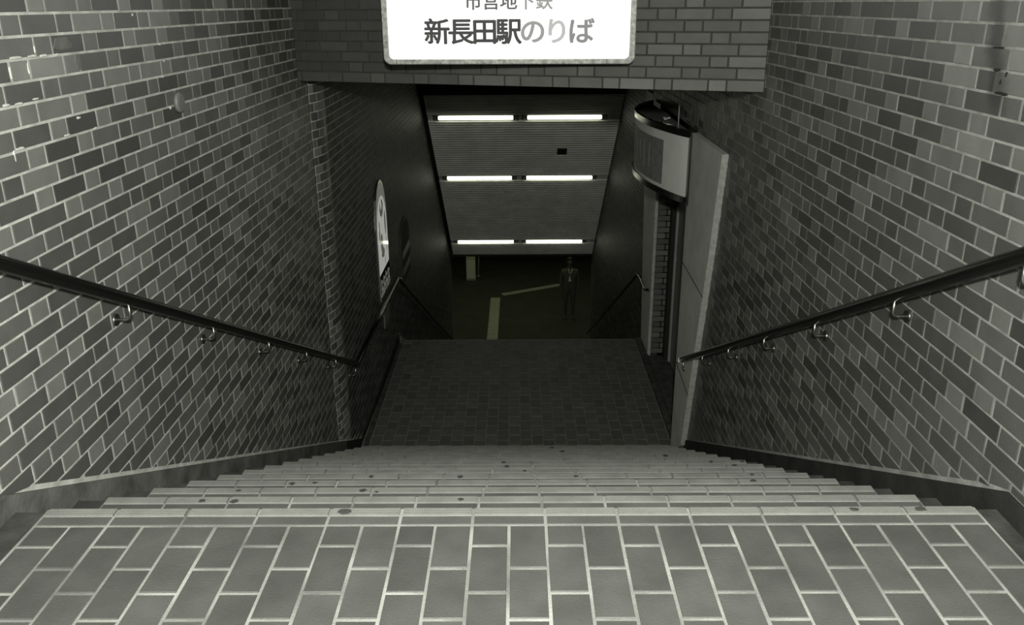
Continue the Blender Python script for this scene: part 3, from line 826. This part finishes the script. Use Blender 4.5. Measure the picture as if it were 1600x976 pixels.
def sweep(name, pl_out, pl_in, z0, z1, m, parent, smooth=True):
    bm = bmesh.new(); rows = []
    for o_, i_ in zip(pl_out, pl_in):
        rows.append([bm.verts.new(Vector((p.x, p.y, z))-off3) for p, z in ((o_,z0),(o_,z1),(i_,z1),(i_,z0))])
    for A, B in zip(rows, rows[1:]):
        for e in range(4): bm.faces.new((A[e], A[(e+1) % 4], B[(e+1) % 4], B[e]))
    bm.faces.new(rows[0][::-1]); bm.faces.new(rows[-1])
    return fin(name, bm, m, parent)
pin = inset(pd, .012); pin2 = inset(pd, .030)
if pin[len(pin)//2].x < pd[len(pd)//2].x: pin = inset(pd, -.012); pin2 = inset(pd, -.030)
sweep('top_rim', pd, pin2, sz1-.055, sz1, M_signframe, cs)
sweep('bottom_rim', pd, pin2, sz0, sz0+.055, M_signframe, cs)
sweep('face_panel', pin, pin2, sz0+.05, sz1-.05, M_signface, cs)
pp = pin; d5 = [Vector((p.x-.0015, p.y-.001)) for p in pin]
sel = [i for i, p in enumerate(pin) if 7.36 < p.y < 8.55 and i < len(pin)*.75]
sweep('patch', [d5[i] for i in sel], [pin[i] for i in sel], sz0+.085, sz1-.135, M_signpatch, cs)
for yy, za, zb in ((7.72,.20,.40),(7.88,.16,.42),(8.02,.22,.40),(8.18,.20,.38)):
    ii = min(range(len(pin)), key=lambda i: abs(pin[i].y-yy) if i < len(pin)*.75 else 9)
    a, b = pin[ii], pin[ii+1]; b = a+(b-a).normalized()*.028
    s2 = [Vector((p.x-.0025, p.y-.0015)) for p in (a, b)]
    sweep('faded_print', s2, [Vector((p.x-.0012, p.y-.0008)) for p in (a, b)], sz0+za, sz0+zb, M_signtext, cs)
bm = bmesh.new(); box(bm, 1.418-off3.x, 1.478-off3.x, 6.925-8, 6.99-8, sz0-off3.z, sz1-off3.z); fin('end_post', bm, M_signframe, cs)
bm = bmesh.new()
poly = [p for p in pin2]
f = bm.faces.new([bm.verts.new(Vector((p.x,p.y,sz1-.045))-off3) for p in poly]); 
g2 = bmesh.ops.extrude_face_region(bm, geom=[f]); bmesh.ops.translate(bm, verts=[v for v in g2['geom'] if isinstance(v, bmesh.types.BMVert)], vec=(0,0,-.01))
fin('top_plate', bm, M_signpatch, cs)
bm = bmesh.new()
f = bm.faces.new([bm.verts.new(Vector((p.x,p.y,sz0+.02))-off3) for p in poly])
g2 = bmesh.ops.extrude_face_region(bm, geom=[f]); bmesh.ops.translate(bm, verts=[v for v in g2['geom'] if isinstance(v, bmesh.types.BMVert)], vec=(0,0,.01))
fin('bottom_plate', bm, M_signframe, cs)
bm = bmesh.new(); tube(bm, [Vector((1.40,7.40,sz1-.05))-off3, Vector((1.40,7.40,EYE-.46))-off3], .006, 8); fin('hanging_rod', bm, M_paneledge, cs)
for x, y, s in ((1.345,7.62,.05),(1.40,7.98,.045)):
    bm = bmesh.new(); Rg = random.Random(int(y*100))
    pts = [Vector((x+Rg.uniform(-s,s), y+Rg.uniform(-s*1.6,s*1.6), sz1-.03+Rg.uniform(0,.02)))-off3 for _ in range(7)]
    tube(bm, bend(pts, .02), .006, 6); fin('loose_cable', bm, M_panel, cs)

# ------------------------------------------------------------------ posters on the left wall
def arch(y0, y1, z0, zs, zt_, n=9):
    pts = [(y0, z0), (y1, z0), (y1, zs)]
    c = (y0+y1)/2
    for i in range(1, n):
        t = math.pi*i/n; pts.append((c+(y1-y0)/2*math.cos(t), zs+(zt_-zs)*math.sin(t)))
    pts.append((y0, zs)); return pts
YU, ZU, XN = Vector((0,1,0)), Vector((0,0,1)), Vector((1,0,0))
po = empty('arched_poster', (XL2, 9.04, -1.62)); tag(po, 'bright arched poster with a dark lower band on the left wall above the landing', 'poster')
O = Vector((0, -9.04, 1.62))
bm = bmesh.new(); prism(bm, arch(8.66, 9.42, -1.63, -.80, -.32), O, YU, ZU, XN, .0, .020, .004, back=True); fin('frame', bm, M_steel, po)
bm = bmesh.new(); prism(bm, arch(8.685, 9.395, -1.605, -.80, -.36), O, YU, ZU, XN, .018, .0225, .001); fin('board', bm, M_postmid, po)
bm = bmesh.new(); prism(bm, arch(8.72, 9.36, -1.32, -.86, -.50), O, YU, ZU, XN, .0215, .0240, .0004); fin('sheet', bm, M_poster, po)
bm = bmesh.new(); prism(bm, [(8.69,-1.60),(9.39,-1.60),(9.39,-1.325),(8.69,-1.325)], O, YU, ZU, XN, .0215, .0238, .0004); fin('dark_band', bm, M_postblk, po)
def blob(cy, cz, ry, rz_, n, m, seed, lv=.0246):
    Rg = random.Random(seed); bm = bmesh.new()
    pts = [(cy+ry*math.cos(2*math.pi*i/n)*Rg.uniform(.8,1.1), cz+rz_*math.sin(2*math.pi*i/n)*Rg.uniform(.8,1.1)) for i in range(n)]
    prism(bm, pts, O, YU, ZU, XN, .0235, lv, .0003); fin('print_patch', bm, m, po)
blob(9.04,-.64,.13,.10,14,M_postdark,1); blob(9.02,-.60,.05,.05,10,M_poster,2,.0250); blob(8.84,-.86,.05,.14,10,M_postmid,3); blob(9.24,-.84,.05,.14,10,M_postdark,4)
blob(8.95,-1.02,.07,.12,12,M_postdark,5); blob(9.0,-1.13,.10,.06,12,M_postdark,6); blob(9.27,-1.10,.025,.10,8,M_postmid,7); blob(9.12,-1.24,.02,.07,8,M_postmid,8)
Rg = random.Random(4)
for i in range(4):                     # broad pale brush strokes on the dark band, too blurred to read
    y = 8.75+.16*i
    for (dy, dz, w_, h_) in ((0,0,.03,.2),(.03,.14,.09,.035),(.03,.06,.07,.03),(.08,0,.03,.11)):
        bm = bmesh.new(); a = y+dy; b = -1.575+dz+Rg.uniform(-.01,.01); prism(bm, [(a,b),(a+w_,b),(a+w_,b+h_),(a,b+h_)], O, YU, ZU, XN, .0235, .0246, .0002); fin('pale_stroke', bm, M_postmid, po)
nb = empty('notice_plate', (XL2, 9.08, -1.95)); tag(nb, 'small grey notice plate below the handrail on the left landing wall', 'notice')
O = Vector((0, -9.08, 1.95))
bm = bmesh.new(); prism(bm, [(8.88,-2.0),(9.28,-2.0),(9.28,-1.73),(8.88,-1.73)], O, YU, ZU, XN, 0, .012, .003, back=True); fin('plate', bm, M_cover, nb)
bm = bmesh.new(); prism(bm, [(8.92,-1.95),(9.24,-1.95),(9.24,-1.86),(8.92,-1.86)], O, YU, ZU, XN, .011, .0135, .0003); fin('print_patch', bm, M_signpatch, nb)
db = empty('arched_board', (XL2, 10.87, -2.0)); tag(db, 'dark arched board on the left wall beyond the bright poster', 'board')
O = Vector((0, -10.87, 2.0))
bm = bmesh.new(); prism(bm, arch(10.45, 11.29, -2.02, -1.45, -1.18), O, YU, ZU, XN, 0, .02, .004, back=True); fin('frame', bm, M_signdark, db)
bm = bmesh.new(); prism(bm, arch(10.49, 11.25, -1.99, -1.47, -1.22), O, YU, ZU, XN, .018, .0225, .001); fin('panel', bm, M_black, db)
for z in (-1.68, -1.90):
    bm = bmesh.new(); prism(bm, [(10.52,z),(11.22,z),(11.22,z+.10),(10.52,z+.10)], O, YU, ZU, XN, .0215, .024, .0005); fin('print_patch', bm, M_signpatch, db)

# round cover cap on the left wall
cc = empty('cover_cap', (XL, 3.974, EYE-.419)); tag(cc, 'small round grey cover cap on the left brick wall', 'wall cap')
def disc(name, r, x0, x1, m, parent, bev):
    bm = bmesh.new(); tube(bm, [(x0,0,0),(x1-bev,0,0),(x1,0,0)], [r, r, r-bev], 28); return fin(name, bm, m, parent)
disc('cap', .047, .002, .020, M_cover, cc, .006); disc('cap_centre', .034, .018, .0215, M_cover, cc, .002)

# ------------------------------------------------------------------ concourse below
bm = bmesh.new(); box(bm, -7, 7, 17.4, 33, CZ-.2, CZ)
cf = fin('floor_concourse', bm, M_cfloor); cf['kind'] = 'structure'
bm = bmesh.new(); box(bm, -7, 7, 18.22, 33, -3.9+.0, -3.7)
o = fin('ceiling_concourse', bm, M_void); o['kind'] = 'structure'
bm = bmesh.new(); box(bm, -7, 7, 32.8, 33, CZ, -3.7); o = fin('wall_back', bm, M_void); o['kind'] = 'structure'
for nm, x0, x1 in (('wall_concourse_left', -7.2, -7.0), ('wall_concourse_right', 7.0, 7.2)):
    bm = bmesh.new(); box(bm, x0, x1, 17.4, 33, CZ-.2, -3.7); o = fin(nm, bm, M_void); o['kind'] = 'structure'
for nm, x0, x1 in (('wall_concourse_front_left', -7.0, XL2-.01), ('wall_concourse_front_right', XR2+.01, 7.0)):
    bm = bmesh.new(); box(bm, x0, x1, 18.1, 18.3, CZ, -3.7); o = fin(nm, bm, M_void); o['kind'] = 'structure'
def tactile(name, label, A, B, w_, n):
    A, B = Vector(A), Vector(B); d = (B-A); L = d.length; d.normalize(); s = Vector((d.y,-d.x,0))
    e = empty(name, (A+B)/2); tag(e, label, 'tactile paving')
    c0 = -(B-A)/2; l = L/n
    for i in range(n):
        bm = bmesh.new(); p = c0+d*(l*(i+.5))
        prism(bm, [(-l/2+.004,-w_/2),(l/2-.004,-w_/2),(l/2-.004,w_/2),(-l/2+.004,w_/2)], p, d, s, Vector((0,0,1)), 0, .008, .002)
        for b in range(4):
            t = -w_/2+w_*(b+.5)/4
            prism(bm, [(-l/2+.02,t-.014),(l/2-.02,t-.014),(l/2-.02,t+.014),(-l/2+.02,t+.014)], p, d, s, Vector((0,0,1)), .006, .013, .003)
        fin('paving_tile', bm, M_tact, e)
zc = CZ
k_ = (EYE-CZ)/8.0
tactile('tactile_strip', 'pale tactile paving strip running straight away on the dark concourse floor', (-.663*k_,18.6*k_,zc), (-.654*k_,22.93*k_,zc), .272*k_, 15)
tactile('tactile_strip', 'pale tactile paving strip slanting off to the right on the concourse floor', (-.46*k_,23.2*k_,zc), (1.285*k_,24.1*k_,zc), .20*k_, 7)
pl = empty('pillar', (-1.447*k_, 24.70*k_, zc)); tag(pl, 'pale square pillar standing on the far left of the dark concourse', 'pillar')
boxobj('shaft', -.135, .135, -.135, .135, .06, -3.9-zc, M_pillar, pl, .01); boxobj('base', -.145, .145, -.145, .145, 0, .07, M_shutter, pl, .005)
sp = empty('pole', (-1.24*k_, 25.0*k_, zc)); tag(sp, 'thin pale pole beside the square pillar in the concourse', 'pole')
bm = bmesh.new(); tube(bm, [(0,0,0),(.09,0,-3.9-zc)], .018, 8); fin('shaft', bm, M_pillar, sp); bm = bmesh.new(); tube(bm, [(0,0,0),(0,0,.02)], .06, 12); fin('base', bm, M_shutter, sp)

# ------------------------------------------------------------------ person far off in the concourse
def skin_mesh(name, verts, edges, radii, sub=1):
    me = bpy.data.meshes.new(name); me.from_pydata(verts, edges, [])
    o = bpy.data.objects.new('tmp', me); C.objects.link(o)
    o.modifiers.new('skin', 'SKIN'); o.modifiers.new('sub', 'SUBSURF').levels = sub
    for v, r in zip(me.skin_vertices[0].data, radii): v.radius = (r[0], r[1]) if isinstance(r, tuple) else (r, r)
    me.skin_vertices[0].data[0].use_root = True
    bpy.context.view_layer.update()
    out = bpy.data.meshes.new_from_object(o.evaluated_get(bpy.context.evaluated_depsgraph_get()))
    bpy.data.objects.remove(o); out.name = name; return out
P_ = empty('person', (1.36, 21.0, CZ)); tag(P_, 'person in a dark buttoned coat over a white shirt standing on the concourse floor', 'person')
V_, E_, R_ = [], [], []
def chain(start, pts):
    prev = start
    for p, r in pts:
        V_.append(p); R_.append(r)
        if prev is not None: E_.append((prev, len(V_)-1))
        prev = len(V_)-1
    return prev
pel = chain(None, [((0,0,.90), (.16,.105))])
ches = chain(pel, [((0,.005,1.08), (.145,.10)), ((0,.01,1.27), (.17,.11))])
nk = chain(ches, [((0,.01,1.38), (.10,.075)), ((0,.005,1.44), .052), ((0,-.005,1.50), .058)])
chain(nk, [((0,-.015,1.57), (.077,.094)), ((0,-.005,1.64), (.07,.085))])
for sx in (-1, 1):
    hip = chain(pel, [((sx*.095,0,.82), .088), ((sx*.10,-.01,.48), .058), ((sx*.105,.015,.10), .042), ((sx*.11,-.02,.04), .038)]); chain(hip, [((sx*.12,-.14,.03), .030)])
    wr = chain(ches, [((sx*.185,.01,1.34), .062), ((sx*.225,.02,1.08), .046), ((sx*.235,-.03,.84), .032), ((sx*.237,-.045,.78), (.036,.018))])
    for q in range(4):
        chain(wr, [((sx*(.225+.004*q), -.075+.020*q, .72-.004*(q in (0,3))), .0095), ((sx*(.218+.004*q), -.078+.020*q, .685-.006*(q in (0,3))), .008)])
    chain(wr, [((sx*.218,-.085,.755), .010), ((sx*.206,-.095,.725), .0085)])
me = skin_mesh('body', V_, E_, R_)
for k_m in (M_coat, M_skin): me.materials.append(k_m)
for p in me.polygons:
    c = p.center; p.material_index = 1 if (c.z > 1.43 or (abs(c.x) > .17 and c.z < .81)) else 0; p.use_smooth = True
link('body', me, P_)
bm = bmesh.new(); bmesh.ops.create_uvsphere(bm, u_segments=16, v_segments=10, radius=1, matrix=Matrix.Translation((0,.012,1.625))@Matrix.Diagonal((.086,.102,.085,1)))
bmesh.ops.delete(bm, geom=[v for v in bm.verts if v.co.y < -.055 and v.co.z < 1.655], context='VERTS'); fin('hair', bm, M_hair, P_, True)
for sx in (-1, 1):
    bm = bmesh.new(); bmesh.ops.create_uvsphere(bm, u_segments=8, v_segments=6, radius=.011, matrix=Matrix.Translation((sx*.03,-.098,1.585))); fin('eye', bm, M_hair, P_, True)
    bm = bmesh.new(); bmesh.ops.create_uvsphere(bm, u_segments=8, v_segments=6, radius=1, matrix=Matrix.Translation((sx*.078,0,1.575))@Matrix.Diagonal((.012,.022,.032,1))); fin('ear', bm, M_skin, P_, True)
bm = bmesh.new(); tube(bm, [(0,-.10,1.585),(0,-.122,1.552),(0,-.10,1.545)], [.009,.014,.010], 8); fin('nose', bm, M_skin, P_, True)
bm = bmesh.new(); tube(bm, [(-.024,-.098,1.518),(0,-.104,1.516),(.024,-.098,1.518)], .005, 6); fin('mouth', bm, M_hair, P_, True)
for pts in ([(-.045,1.40),(-.022,1.415),(-.004,1.29),(-.022,1.30)], [(.075,1.415),(.052,1.42),(.004,1.29),(.026,1.29)], [(0,1.265),(.040,1.08),(-.040,1.08)]):
    bm = bmesh.new(); prism(bm, pts, Vector((0,-.085,0)), Vector((1,0,0)), Vector((0,0,1)), Vector((0,-1,0)), 0, .038, .004, back=True); fin('shirt', bm, M_shirt, P_)
